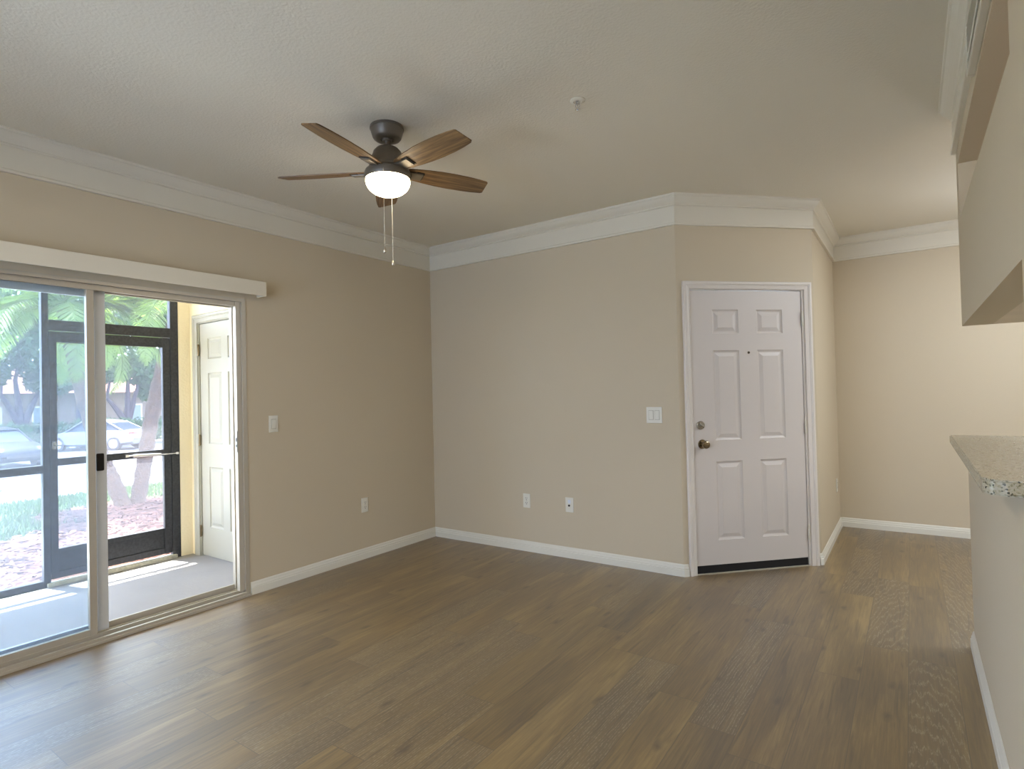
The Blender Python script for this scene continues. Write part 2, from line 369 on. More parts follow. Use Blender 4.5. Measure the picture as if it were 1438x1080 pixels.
# ------------------------------------------------------------ baseboards, crown
CROWN = [(0, 2.470), (.020, 2.470), (.022, 2.474), (.022, 2.483), (.019, 2.488), (.013, 2.490), (.013, 2.606), (.022, 2.609), (.024, 2.613), (.022, 2.618), (.025, 2.622), (.034, 2.628), (.045, 2.637),
         (.054, 2.648), (.060, 2.658), (.063, 2.664), (.070, 2.666), (.072, 2.671), (.072, ZC), (0, ZC)]
CROWN = CROWN[:-2]+[(.072, ZC), (0, ZC)]
b0 = ZF
BASE = [(0, b0), (.016, b0), (.016, b0+.040), (.0155, b0+.046), (.012, b0+.049), (.0125, b0+.056), (.010, b0+.062), (.0075, b0+.068), (.0075, b0+.072), (.005, b0+.079), (.0015, b0+.084), (0, b0+.084)]
def sweep_segments(path, prof, names, m, labels, cat):
    P = [Vector(p) for p in path]; n = []
    for a, b in zip(P, P[1:]):
        d = (b-a).normalized(); n.append(Vector((d.y, -d.x)))
    mit = [n[0]]+[(n[i]+n[i+1])/(1+n[i].dot(n[i+1])) for i in range(len(n)-1)]+[n[-1]]
    for i in range(len(n)):
        bm = BM()
        A = [bm.verts.new((P[i].x+mit[i].x*d, P[i].y+mit[i].y*d, z)) for d, z in prof]
        B = [bm.verts.new((P[i+1].x+mit[i+1].x*d, P[i+1].y+mit[i+1].y*d, z)) for d, z in prof]
        k = len(prof)
        for j in range(k): bm.faces.new((A[j], A[(j+1) % k], B[(j+1) % k], B[j]))
        bm.faces.new(A[::-1]); bm.faces.new(B)
        struct(names[i], bm, m, labels[i], cat)
ux, uy = math.cos(ANG), math.sin(ANG)
sweep_segments([(XL, YN), (XL, YB), (DX0, YB), (DX1, DY1), (DX1, YF), (XK, YF)], CROWN, ['trim_1', 'trim_2', 'trim_3', 'trim_4', 'trim_5'], M_trim,
    ['white crown moulding over the patio door wall', 'white crown moulding over the wall behind the fan', 'white crown moulding over the entry door',
     'white crown moulding over the narrow wall right of the entry door', 'white crown moulding over the far wall'], 'crown moulding')
FR = [p for p in CROWN if p[1] < 2.608]+[(.013, ZC), (0, ZC)]
sweep_segments([(XR, YU-.002), (XR, 3.62)], FR, ['trim_8'], M_trim, ['flat frieze end of the moulding on the hanging wall'], 'crown moulding')
sweep_segments([(XR, 3.62), (XR, -1.0)], CROWN, ['trim_9'], M_trim, ['white crown moulding along the top of the hanging wall'], 'crown moulding')
sweep_segments([(XL, 2.178), (XL, YB), (DX0, YB), (DX0+ux*.035, YB+uy*.035)], BASE, ['baseboard_left', 'baseboard_back', 'baseboard_entry'], M_base,
    ['white baseboard under the wall between patio door and corner', 'white baseboard along the wall behind the fan', 'tiny white baseboard return left of the entry door'], 'baseboard')
sweep_segments([(DX0+ux*1.073, YB+uy*1.073), (DX1, DY1), (DX1, YF), (XK, YF)], BASE, ['baseboard_corner', 'baseboard_return', 'baseboard_far'], M_base,
    ['white baseboard stub right of the entry door casing', 'white baseboard on the narrow wall right of the entry door', 'white baseboard along the far wall'], 'baseboard')
sweep_segments([(XR, YH), (XR, .7)], BASE, ['baseboard_right'], M_base, ['white baseboard along the half wall'], 'baseboard')
# ------------------------------------------------------------ panelled door slab
def panel_slab(w, h, th, panels):
    """front at y=0 facing -y, raised six-panel relief"""
    bm = BM()
    xs = sorted({0, w}|{a for p in panels for a in (p[0], p[1])}); zs = sorted({0, h}|{a for p in panels for a in (p[2], p[3])})
    def V(x, y, z): return bm.verts.new((x, y, z))
    for i in range(len(xs)-1):
        for j in range(len(zs)-1):
            x0, x1, z0, z1 = xs[i], xs[i+1], zs[j], zs[j+1]
            if any(abs(p[0]-x0) < 1e-6 and abs(p[1]-x1) < 1e-6 and abs(p[2]-z0) < 1e-6 and abs(p[3]-z1) < 1e-6 for p in panels):
                rings = []
                for ins, dy in ((0, 0), (.004, .006), (.013, .010), (.019, .010), (.040, .003), (.043, .0015)):
                    rings.append([V(x0+ins, dy, z0+ins), V(x1-ins, dy, z0+ins), V(x1-ins, dy, z1-ins), V(x0+ins, dy, z1-ins)])
                for a, b in zip(rings, rings[1:]):
                    for k in range(4): bm.faces.new((a[k], a[(k+1) % 4], b[(k+1) % 4], b[k]))
                bm.faces.new(rings[-1])
            else: bm.faces.new((V(x0, 0, z0), V(x1, 0, z0), V(x1, 0, z1), V(x0, 0, z1)))
    for q in (((0, 0, 0), (0, th, 0), (0, th, h), (0, 0, h)), ((w, 0, 0), (w, 0, h), (w, th, h), (w, th, 0)), ((0, 0, h), (0, th, h), (w, th, h), (w, 0, h)),
              ((0, 0, 0), (w, 0, 0), (w, th, 0), (0, th, 0)), ((0, th, 0), (w, th, 0), (w, th, h), (0, th, h))): bm.faces.new([V(*p) for p in q])
    bmesh.ops.remove_doubles(bm, verts=bm.verts[:], dist=1e-5)
    return bm
def casing(x0, x1, z0, z1, w, wr=None, prof=None):
    """mitred door casing around opening, in the local xz plane, facing -y"""
    wr = wr or w; bm = BM()
    P = [(0, 0), (0, .011), (.06, .013), (.12, .009), (.2, .010), (.48, .014), (.55, .019), (.62, .016), (.70, .020), (.92, .020), (1, .013), (1, 0)]
    rings = []
    for (cx, cz, sx, sz) in ((x0, z0, -1, 0), (x0, z1, -1, 1), (x1, z1, 1, 1), (x1, z0, 1, 0)):
        ww = w if cx == x0 else wr
        rings.append([bm.verts.new((cx+sx*t*ww, -d, cz+sz*t*w)) for t, d in P])
    for a, b in zip(rings, rings[1:]):
        for j in range(len(P)-1): bm.faces.new((a[j], a[j+1], b[j+1], b[j]))
    bm.faces.new(rings[0]); bm.faces.new(rings[-1][::-1])
    return bm
d1 = thing('door_1', 'white six-panel entry door in the short angled wall', 'door', (DX0, YB, 0), ANG, kind='structure')
sw_, sh_ = SX1-SX0, SZ1-SZ0
cols = [(.272, .478), (.622, .832)]; rows = [(.215, .776), (.928, 1.574), (1.695, 1.868)]
sl = obj('door_slab', panel_slab(sw_, sh_, .04, [(a-SX0, b-SX0, c-SZ0, d-SZ0) for a, b in cols for c, d in rows]), M_door, d1)
sl.location = (SX0, .004, SZ0)
obj('casing', casing(SX0-.006, SX1+.020, ZF, SZ1+.010, .056, .062), M_casing, d1)
bm = BM(); bx(bm, SX0-.02, SX0-.003, 0, .12, ZF, SZ1+.006); bx(bm, SX1+.006, SX1+.028, 0, .12, ZF, SZ1+.006); bx(bm, SX0-.02, SX1+.028, 0, .12, SZ1+.005, SZ1+.022)
bx(bm, SX0-.003, SX0+.012, .046, .12, ZF, SZ1+.005); bx(bm, SX1-.008, SX1+.006, .046, .12, ZF, SZ1+.005)
obj('jamb', bm, M_casing, d1)
obj('door_sweep', box1(SX0, SX1, .008, .042, ZF+.006, SZ0-.0005), M_black, d1)['label'] = 'black rubber sweep and threshold'
obj('threshold_strip', box1(SX0-.003, SX1+.006, -.004, .12, ZF, ZF+.006), M_alu, d1)
def hinge(z):
    bm = BM(); x = SX1+.004
    for k in range(3): lathe(bm, [(.0065, z-.05+k*.034), (.0065, z-.05+k*.034+.0325)], (x, -.006, 0), 12)
    lathe(bm, [(.0045, z-.055), (.0045, z+.055)], (x, -.006, 0), 10)
    bx(bm, x-.003, x+.016, -.001, .001, z-.05, z+.05)
    return obj('hinge', bm, M_trim, d1)
for z in (1.80, 1.00, .228): hinge(z)
bm = BM(); lathe(bm, [(.0335, 0), (.0335, .004), (.030, .008), (.012, .010), (.011, .030), (.018, .034), (.0265, .044), (.029, .054), (.026, .064), (.016, .070), (0, .071)], (.168, .004, .905), 32, 'y')
obj('door_knob', bm, M_brass, d1, True)
bm = BM(); lathe(bm, [(.031, 0), (.031, .006), (.026, .012), (0, .013)], (.158, .004, 1.04), 32, 'y'); dbk = obj('deadbolt', bm, M_nickel, d1, True)
bm = BM(); bx(bm, -.021, .021, -.027, -.012, -.006, .006, .002); tt = obj('thumb_turn', bm, M_nickel, dbk); tt.location = (.158, .004, 1.04); tt.rotation_euler = (0, math.radians(35), 0)
bm = BM(); lathe(bm, [(.009, 0), (.009, .003), (.006, .005), (0, .005)], (.553, .004, 1.556), 20, 'y'); ph = obj('peephole', bm, M_brass, d1, True)
bm = BM(); lathe(bm, [(.0055, .005), (.0055, .0056), (0, .0056)], (.553, .004, 1.556), 16, 'y'); obj('lens', bm, M_black, ph)
# ------------------------------------------------------------ sliding patio door (door_2), left wall
sd_ = thing('door_2', 'beige aluminium sliding patio door standing open at its right half', 'door', kind='structure')
bm = BM()
bx(bm, XL-.115, XL+.004, OY0, OY0+.03, ZF, OZ); bx(bm, XL-.115, XL+.004, OY1-.028, OY1, ZF, OZ)
bx(bm, XL-.115, XL+.004, OY0+.03, OY1-.028, OZ-.022, OZ)
bx(bm, XL-.035, XL-.02, OY0+.03, OY1-.028, OZ-.052, OZ-.022); bx(bm, XL-.115, XL-.10, OY0+.03, OY1-.028, OZ-.052, OZ-.022); bx(bm, XL-.078, XL-.070, OY0+.03, OY1-.028, OZ-.045, OZ-.022)
bx(bm, XL-.045, XL-.012, OY1-.062, OY1-.028, .02, OZ-.02); bx(bm, XL-.115, XL-.085, OY1-.05, OY1-.028, .02, OZ-.02)
obj('door_frame', bm, M_alu, sd_)
bm = BM()
bx(bm, XL-.115, XL+.024, OY0, OY1, ZF, ZF+.016, .002); bx(bm, XL-.002, XL+.018, OY0+.03, OY1-.028, ZF+.016, .012)
bx(bm, XL-.040, XL-.028, OY0+.03, OY1-.028, ZF+.016, .024); bx(bm, XL-.085, XL-.072, OY0+.03, OY1-.028, ZF+.016, .020); bx(bm, XL-.115, XL-.102, OY0+.03, OY1-.028, ZF+.016, .05)
obj('track', bm, M_alu, sd_)
def glazed_panel(name, x0, x1, y0, y1, z0, z1, ws, wb, wt, m, wr=None):
    bm = BM(); wr = wr or ws
    bx(bm, x0, x1, y0, y0+ws, z0, z1, .002); bx(bm, x0, x1, y1-wr, y1, z0, z1, .002)
    bx(bm, x0+.003, x1-.003, y0+ws, y1-wr, z0, z0+wb); bx(bm, x0+.003, x1-.003, y0+ws, y1-wr, z1-wt, z1)
    p = obj(name, bm, m, sd_); xm = (x0+x1)/2
    g = obj('glass_pane', box1(xm-.002, xm+.002, y0+ws-.005, y1-wr+.005, z0+wb-.005, z1-wt+.005), M_glass, p)
    return p
glazed_panel('fixed_panel', XL-.062, XL-.030, OY0+.03, 1.300, .012, OZ-.024, .03, .045, .018, M_alu, .036)
sp = glazed_panel('sliding_panel', XL-.108, XL-.080, OY0+.06, 1.372, .012, OZ-.024, .045, .055, .06, M_aluw, .055)
sp['label'] = 'pale blue-white sliding leaf pushed open behind the fixed panel'
bm = BM(); bx(bm, XL-.080, XL-.070, 1.318, 1.356, .918, 1.016, .006); obj('pull_handle', bm, M_black, sp)['label'] = 'black recessed pull'
bm = BM(); bx(bm, XL-.030, XL-.012, OY1-.066, OY1-.060, .95, 1.09)
st = obj('strike_plate', bm, M_nickel, sd_)
bm = BM(); bx(bm, XL-.026, XL-.016, OY1-.0675, OY1-.0655, .985, 1.0); bx(bm, XL-.026, XL-.016, OY1-.0675, OY1-.0655, 1.02, 1.045); obj('screw_hole', bm, M_dark, st)
# valance over the door
vl = thing('blind_valance', 'cream vertical-blind valance mounted above the sliding patio door', 'valance', (XL, 0, 0))
bm = BM(); bx(bm, .088, .1, .1, 2.27, 2.006, 2.102, .0015); bx(bm, 0, .088, 2.258, 2.27, 2.006, 2.102); bx(bm, 0, .088, .1, .112, 2.006, 2.102)
obj('valance_board', bm, M_valance, vl)
bm = BM(); bx(bm, 0.02, .065, .14, 2.235, 2.025, 2.06); bx(bm, 0, .088, .5, .53, 2.06, 2.072); bx(bm, 0, .088, 1.9, 1.93, 2.06, 2.072)
obj('head_rail', bm, M_aluw, vl)
# ------------------------------------------------------------ plates
def rocker_plate(label, loc, rz, gangs, group=None):
    t = thing('light_switch', label, 'light switch', loc, rz, group)
    w_ = .070 if gangs == 1 else .118
    obj('wall_plate', box1(-w_/2, w_/2, -.006, 0, -.0585, .0585, bev=.0025), M_plate, t)
    for g in range(gangs):
        cx = 0 if gangs == 1 else (g-.5)*.046
        fr = obj('rocker_bezel', box1(cx-.0185, cx+.0185, -.0075, -.006, -.035, .035), M_bezel_shade, t)
        bm = BM(); v = [(-.0155, -.0085, -.0315), (.0155, -.0085, -.0315), (.0155, -.012, .0315), (-.0155, -.012, .0315)] if g == 0 else [(-.0155, -.012, -.0315), (.0155, -.012, -.0315), (.0155, -.0085, .0315), (-.0155, -.0085, .0315)]
        a = [bm.verts.new((cx+x, y, z)) for x, y, z in v]; c = [bm.verts.new((cx+x, -.0075, z)) for x, y, z in v]
        bm.faces.new(a); bm.faces.new(c[::-1])
        for k in range(4): bm.faces.new((a[k], c[k], c[(k+1) % 4], a[(k+1) % 4]))
        obj('rocker', bm, M_plate, t)
    return t
def outlet(label, loc, rz):
    t = thing('power_outlet', label, 'outlet', loc, rz)
    obj('wall_plate', box1(-.035, .035, -.006, 0, -.0585, .0585, bev=.0025), M_plate, t)
    for s in (1, -1):
        bm = BM(); bx(bm, -.0165, .0165, -.0085, -.006, s*.0195-.0145, s*.0195+.0145, .001); r = obj('receptacle', bm, M_plate, t)
        bm = BM(); z = s*.0195
        bx(bm, -.0085, -.0055, -.0089, -.0084, z-.001, z+.009); bx(bm, .0055, .0085, -.0089, -.0084, z, z+.008); bx(bm, -.003, .003, -.0089, -.0084, z-.0105, z-.0055)
        obj('socket_slots', bm, M_dark, r)
    bm = BM(); lathe(bm, [(.003, .006), (.003, .0075), (0, .0078)], (0, 0, 0), 10, 'y'); obj('screw', bm, M_nickel, t)
    return t
Q = math.pi/2
rocker_plate('single white rocker switch on the wall right of the patio door', (XL, 2.366, 1.125), Q, 1)
outlet('white duplex outlet low on the patio door wall near the corner', (XL, 3.174, .415), Q)
outlet('white duplex outlet low on the wall behind the fan, the left of its two plates', (-2.665, YB, .400), 0)
rocker_plate('double white rocker switch plate left of the entry door', (-1.535, YB, 1.118), 0, 2)
cx_ = thing('cable_jack', 'white cable wall plate with one dark round jack, right of the outlet behind the fan', 'wall plate', (-2.257, YB, .401), 0)
obj('wall_plate', box1(-.036, .036, -.006, 0, -.0585, .0585, bev=.0025), M_plate, cx_)
bm = BM(); bx(bm, -.013, .013, -.008, -.006, .012, .040, .001); obj('blank_insert', bm, M_aluw, cx_)
bm = BM(); lathe(bm, [(.0085, .006), (.0085, .009), (.005, .0095), (.0048, .016), (0, .016)], (-.002, 0, -.005), 16, 'y'); obj('jack', bm, M_black, cx_)
outlet('white outlet seen almost edge-on, on the narrow wall right of the entry door', (DX1, 5.93, .40), Q)
# air return grille on hanging wall
g = thing('air_vent', 'white louvred air grille high on the hanging wall under the crown moulding', 'air vent', (XR, 2.37, 2.51), -Q)
bm = BM(); frame_box(bm, -.30, .30, -.10, .10, -.024, 0, .022, bev=.003); obj('vent_frame', bm, M_trim, g)
obj('vent_backing', box1(-.279, .279, -.010, -.006, -.079, .079), M_dark, g)
for k in range(12):
    z = -.070+k*.012
    bm = BM(); v = [bm.verts.new(p) for p in ((-.278, -.022, z), (.278, -.022, z), (.278, -.011, z+.007), (-.278, -.011, z+.007), (-.278, -.022, z-.0015), (.278, -.022, z-.0015), (.278, -.011, z+.0055), (-.278, -.011, z+.0055))]
    for q in ((0, 1, 2, 3), (7, 6, 5, 4), (0, 4, 5, 1), (1, 5, 6, 2), (2, 6, 7, 3), (3, 7, 4, 0)): bm.faces.new([v[i] for i in q])
    obj('slat', bm, M_plate, g)
# ------------------------------------------------------------ ceiling fan
FX, FY = -2.166, 2.05
fan = thing('ceiling_fan', 'five-blade ceiling fan with walnut blades and a lit white glass bowl', 'ceiling fan', (FX, FY, 0))
bm = BM(); lathe(bm, [(.084, ZC), (.086, ZC-.008), (.086, ZC-.014), (.083, ZC-.016), (.080, ZC-.030), (.072, ZC-.056), (.066, ZC-.064), (.052, ZC-.068), (.034, ZC-.068), (.030, ZC-.060), (0, ZC-.060)]); cn = obj('canopy', bm, M_fanmetal, fan, True)
bm = BM(); lathe(bm, [(.026, ZC-.075), (.028, ZC-.060), (.020, ZC-.056)], n=24); obj('hanger_ball', bm, M_fanmetal, cn, True)
bm = BM(); lathe(bm, [(.0125, ZC-.06), (.0125, 2.565)], n=20); obj('downrod', bm, M_fanmetal, fan, True)
bm = BM(); lathe(bm, [(.018, 2.588), (.020, 2.578), (.036, 2.574), (.056, 2.566), (.070, 2.550), (.076, 2.532), (.078, 2.526), (.081, 2.522), (.084, 2.496), (.088, 2.478), (.094, 2.472), (.094, 2.462), (.06, 2.46), (0, 2.46)]); obj('motor_housing', bm, M_fanmetal, fan, True)
bm = BM(); lathe(bm, [(.05, 2.46), (.098, 2.458), (.112, 2.450), (.117, 2.438), (.117, 2.416), (.113, 2.408), (.100, 2.408), (0, 2.412)]); obj('light_fitter', bm, M_fanmetal, fan, True)
M_bowl = emis('lit_glass_bowl', (1, .84, .58, 1), 15.0)
bm = BM(); pr = [(.111, 2.410)]
for k in range(1, 13):
    a = math.pi/2*k/12; pr.append((.113*math.cos(a)**.85 if k < 12 else 0, 2.404-.079*math.sin(a)))
lathe(bm, pr); bowl = obj('glass_bowl', bm, M_bowl, fan, True); bowl['label'] = 'glowing frosted white glass bowl'
def blade_mesh():
    bm = BM()
    up, lo = [], []
    prof = [(.085, .030), (.10, .040), (.14, .0475), (.20, .056), (.28, .064), (.36, .0665), (.44, .0645), (.50, .060), (.548, .053)]
    poly = [(r, -h_) for r, h_ in prof]+[(.556, -.047)]+[(.566, .044)]+[(.556, .052)]+[(r, h_) for r, h_ in prof[::-1][1:]]
    prism(bm, poly, -.0028, .0028)
    return bm
TH0 = math.radians(209.5); PT = -math.atan(.25)
for k in range(5):
    bl = obj('blade', blade_mesh() if k == 0 else BM(), M_blade, fan)
    if k == 0: mesh0 = bl.data
    else: bl.data = mesh0
    bl.matrix_local = Matrix.Translation((0, 0, 2.459-(.012 if k == 0 else 0))) @ Matrix.Rotation(TH0+k*math.radians(72), 4, 'Z') @ Matrix.Rotation(PT, 4, 'X')
    bm = BM()
    bx(bm, .075, .185, -.026, .026, -.0135, -.003, .002)
    bkt = obj('blade_bracket', bm, M_fanmetal, bl)
    bm = BM(); bx(bm, .150, .192, -.032, .032, -.0065, -.003, .001)
    for (sx, sy) in ((.165, .018), (.165, -.018), (.18, 0)): lathe(bm, [(.004, -.0065), (.004, -.0085)], (sx, sy, 0), 10)
    obj('bracket_plate', bm, M_dark, bl)
tc = Vector((.726, -.687)); rt = Vector((.82, .57))
def chain(p, zb):
    bm = BM(); z = 2.415; n = int((2.415-zb)/.0065)
    tube(bm, [(p.x, p.y, 2.425), (p.x, p.y, zb+.02)], .0009, 6)
    for i in range(0, n, 1):
        bmesh.ops.create_icosphere(bm, subdivisions=1, radius=.0020, matrix=Matrix.Translation((p.x, p.y, 2.415-i*.0065)))
    o = obj('pull_chain', bm, M_chain, fan)
    bm = BM(); lathe(bm, [(.0, zb+.022), (.003, zb+.020), (.0035, zb+.010), (.0085, zb+.004), (.0105, zb-.004), (.0085, zb-.012), (0, zb-.016)], (p.x, p.y, 0), 18)
    obj('chain_pendant', bm, M_chain, o, True)
chain(tc*.119-rt*.022, 2.018)
chain(-tc*.116+rt*.019, 2.008)
# ------------------------------------------------------------ sprinkler
spk = thing('fire_sprinkler', 'small chrome fire sprinkler head on the ceiling right of the fan', 'sprinkler', (-1.256, 2.409, ZC))
bm = BM(); lathe(bm, [(.036, 0), (.036, -.003), (.030, -.007), (.020, -.009), (.018, -.004), (0, -.004)], n=32); obj('escutcheon', bm, M_trim, spk, True)
bm = BM(); lathe(bm, [(.009, -.004), (.009, -.018), (.006, -.020), (0, -.020)], n=16)
tube(bm, [(.009, 0, -.016), (.011, 0, -.028), (.003, 0, -.042)], .0018); tube(bm, [(-.009, 0, -.016), (-.011, 0, -.028), (-.003, 0, -.042)], .0018); lathe(bm, [(.002, -.02), (.002, -.042)], n=8)
obj('sprinkler_body', bm, M_silver, spk, True)
bm = BM(); lathe(bm, [(.0, -.0415), (.012, -.042), (.013, -.044), (.004, -.045), (.003, -.048), (0, -.048)], n=20); obj('deflector', bm, M_silver, spk, True)
# ============================================================ PATIO
PX, PY, PZ = -5.292, 2.561, -.05
bm = BM(); bx(bm, -5.42, XL-.115, -2.4, PY+.05, -.25, PZ)
struct('patio_slab', bm, M_patio, 'pale concrete patio floor outside the sliding door', 'patio floor')
bm = BM()
DXa, DXb, DZt = -5.108, -4.35, 1.972
bx(bm, -5.345, DXa-.02, PY, PY+.15, -.25, 2.45); bx(bm, -5.345, -5.262, 2.464, PY, -.25, 2.45); bx(bm, DXb+.02, XL-.10, PY, PY+.15, -.25, 2.45); bx(bm, DXa-.02, DXb+.02, PY, PY+.15, DZt+.02, 2.45)
struct('wall_patio', bm, M_stucco, 'cream stucco side wall of the patio', 'wall')
bm = BM(); bx(bm, -5.75, XL-.155, -2.4, PY+.3, 2.45, 2.6); struct('patio_ceiling', bm, M_stucco, 'cream ceiling over the patio', 'ceiling')
bm = BM(); bx(bm, -5.42, XL-.155, -2.55, -2.4, -.25, 2.45); struct('wall_patio_end', bm, M_stucco, 'cream stucco wall closing the near end of the patio', 'wall')
d3 = thing('door_3', 'white six-panel storage door on the patio side wall', 'door', (0, PY, 0), 0, kind='structure')
wS = DXb-DXa
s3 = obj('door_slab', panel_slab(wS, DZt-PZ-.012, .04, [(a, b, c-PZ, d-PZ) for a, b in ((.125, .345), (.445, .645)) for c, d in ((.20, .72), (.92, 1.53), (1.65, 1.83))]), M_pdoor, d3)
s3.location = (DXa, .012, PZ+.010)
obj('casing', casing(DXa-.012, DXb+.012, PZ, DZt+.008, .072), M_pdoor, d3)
bm = BM(); bx(bm, DXa-.02, DXa-.003, 0, .12, PZ, DZt+.02); bx(bm, DXb+.003, DXb+.02, 0, .12, PZ, DZt+.02); bx(bm, DXa-.003, DXb+.003, 0, .12, DZt+.003, DZt+.02); obj('jamb', bm, M_pdoor, d3)
for z in (1.744, .958, .169):
    bm = BM(); lathe(bm, [(.008, z-.05), (.008, z+.05)], (DXa-.004, -.004, 0), 12); bx(bm, DXa-.02, DXa+.006, -.002, .002, z-.045, z+.045); obj('hinge', bm, M_brass, d3)
bm = BM(); lathe(bm, [(.03, 0), (.03, .006), (.011, .010), (.011, .03), (.026, .042), (.026, .056), (0, .066)], (DXb-.06, .012, .95), 24, 'y'); obj('door_knob', bm, M_brass, d3, True)
# screen enclosure
def yz_frame(bm, y0, y1, z0, z1, x0=PX-.025, x1=PX+.025): bx(bm, x0, x1, y0, y1, z0, z1, .002)
def screen_panel(name, label, y0, y1, rails):
    t = thing(name, label, 'screen panel', (PX, 0, 0), group=None)
    for (z0, z1) in rails:
        bm = BM(); bx(bm, -.025, .025, y0, y1, z0, z1, .002); obj('rail', bm, M_bronze, t)
    bm = BM()
    v = [bm.verts.new(p) for p in ((0, y0, rails[0][1]-.004), (0, y1, rails[0][1]-.004), (0, y1, rails[-1][0]+.004), (0, y0, rails[-1][0]+.004))]; bm.faces.new(v)
    o = obj('screen_mesh', bm, M_screen, t); o['label'] = 'fine translucent insect mesh'
    return t
scr = screen_panel('patio_screen', 'dark bronze fixed insect screen panel left of the screen door', 0.02, 1.499, [(PZ, 0.0), (.792, .850), (2.39, 2.45)])
for y0, y1 in ((-.04, .02), (1.499, 1.541)):
    bm = BM(); bx(bm, -.025, .025, y0, y1, PZ, 2.45, .002); obj('post', bm, M_bronze, scr)
screen_panel('patio_screen', 'dark bronze insect screen panel nearest the camera, hidden by the wall', -2.4, -.04, [(PZ, 0.0), (.792, .850), (2.39, 2.45)])
tp = screen_panel('transom_screen', 'dark bronze framed insect screen strip above the screen door', 1.541, 2.398, [(1.855, 1.935), (2.39, 2.45)])
bm = BM(); bx(bm, -.025, .025, 2.398, 2.463, PZ, 2.45, .002); obj('post', bm, M_bronze, tp)
sc = thing('screen_door', 'dark bronze screen door with kick plate and silver closer', 'screen door', (PX, 0, 0))
bm = BM(); y0, y1, z0, z1 = 1.545, 2.394, .0, 1.848
bx(bm, -.018, .022, y0, y0+.046, z0, z1, .003); bx(bm, -.018, .022, y1-.058, y1, z0, z1, .003)
bx(bm, -.016, .018, y0+.046, y1-.058, 1.768, z1, .002); bx(bm, -.016, .018, y0+.046, y1-.058, .838, .892, .002); bx(bm, -.016, .018, y0+.046, y1-.058, z0, .05, .002); bx(bm, -.016, .018, y0+.046, y1-.058, .185, .218, .002)
obj('door_frame', bm, M_bronze, sc)
obj('kick_plate', box1(-.006, .006, y0+.046, y1-.058, .05, .185), M_bronze, sc)
bm = BM(); v = [bm.verts.new(p) for p in ((0, y0+.04, .21), (0, y1-.05, .21), (0, y1-.05, 1.775), (0, y0+.04, 1.775))]; bm.faces.new(v); obj('screen_mesh', bm, M_screen, sc)['label'] = 'fine translucent insect mesh'
bm = BM(); bx(bm, .0, .05, y0-.03, y1+.03, PZ, PZ+.030, .003); obj('door_sill', bm, mat('dirty_sill', 'B9B7A6', .7, var=(40, .25)), sc)
bm = BM(); tube(bm, [(.045, 2.09, .862), (.045, 2.30, .852)], .013, 14); tube(bm, [(.045, 2.05, .864), (.045, 2.09, .862)], .006, 8); tube(bm, [(.045, 2.30, .852), (.045, 2.43, .852)], .005, 8); bx(bm, .022, .05, 2.035, 2.06, .855, .873); bx(bm, .022, .05, 2.42, 2.445, .842, .862)
obj('door_closer', bm, M_silver, sc, True)
bm = BM(); bx(bm, .022, .034, 1.555, 1.580, .965, 1.02, .002); tube(bm, [(.034, 1.568, .993), (.06, 1.568, .993), (.062, 1.60, .993)], .006, 8); obj('latch_handle', bm, M_nickel, sc, True)
# ============================================================ GARDEN AND STREET
def ground_mat(name, cols, scale, bump=None, detail=6):
    m, t, b, N, L = nt(name); tc_ = N.new('ShaderNodeTexCoord')
    n = N.new('ShaderNodeTexNoise'); n.inputs['Scale'].default_value = scale; n.inputs['Detail'].default_value = detail; n.inputs['Roughness'].default_value = .7; L.new(tc_.outputs['Object'], n.inputs['Vector'])
    r = N.new('ShaderNodeValToRGB'); cr = r.color_ramp; cr.elements[0].position = .32; cr.elements[0].color = hexc(cols[0]); cr.elements[1].position = .68; cr.elements[1].color = hexc(cols[-1])
    for i, c in enumerate(cols[1:-1]): e = cr.elements.new(.32+.36*(i+1)/(len(cols)-1)); e.color = hexc(c)
    L.new(n.outputs[0], r.inputs[0]); L.new(r.outputs[0], b.inputs['Base Color']); b.inputs['Roughness'].default_value = .9; b.inputs['Specular IOR Level'].default_value = .2
    return m
M_grass = ground_mat('lawn_grass', ['2D431C', '3F572A', '506837'], 7)
M_mulch = ground_mat('red_mulch', ['361D17', '52342A', '684C3F'], 22)
M_road = ground_mat('pale_asphalt', ['4F5056', '56585E'], 3)
M_curb = mat('curb_concrete', '6B6966', .8, var=(4, .06))
M_soil = M_grass
def strip(name, xs_z, y0, y1, m, label, cat, ny=1):
    bm = BM(); n = len(xs_z); rows_ = []
    for x, z in xs_z: rows_.append([bm.verts.new((x, y0+(y1-y0)*k/ny, z)) for k in range(ny+1)])
    for a, b in zip(rows_, rows_[1:]):
        for k in range(ny): bm.faces.new((a[k], b[k], b[k+1], a[k+1]))
    bmesh.ops.recalc_face_normals(bm, faces=bm.faces[:])
    return struct(name, bm, m, label, cat)
def gz(x):
    pts = [(-5.4, -.12), (-8.9, -.28), (-9.9, -.31), (-14.4, -.60)]
    for (a, za), (b, zb) in zip(pts, pts[1:]):
        if x >= b: return za+(zb-za)*(x-a)/(b-a)
    return -.6
strip('lawn', [(-5.3, -.14), (-8.9, -.30), (-9.9, -.33), (-14.4, -.60)], -20, 40, M_grass, 'green lawn between the patio and the street', 'lawn', 4)
strip('curb', [(-14.4, -.60), (-14.95, -.61), (-14.96, -.72)], -20, 50, M_curb, 'pale concrete curb between the lawn and the street', 'curb')
strip('road', [(-14.96, -.72), (-24, -.98), (-36.5, -1.0)], -30, 70, M_road, 'pale grey asphalt street and parking lot', 'road')
strip('verge', [(-36.5, -.9), (-90, -.9)], -30, 120, M_grass, 'green ground under the far trees', 'lawn')
bm = BM(); bx(bm, -7.6, -5.43, -3.2, 1.22, -.35, -.06, .01)
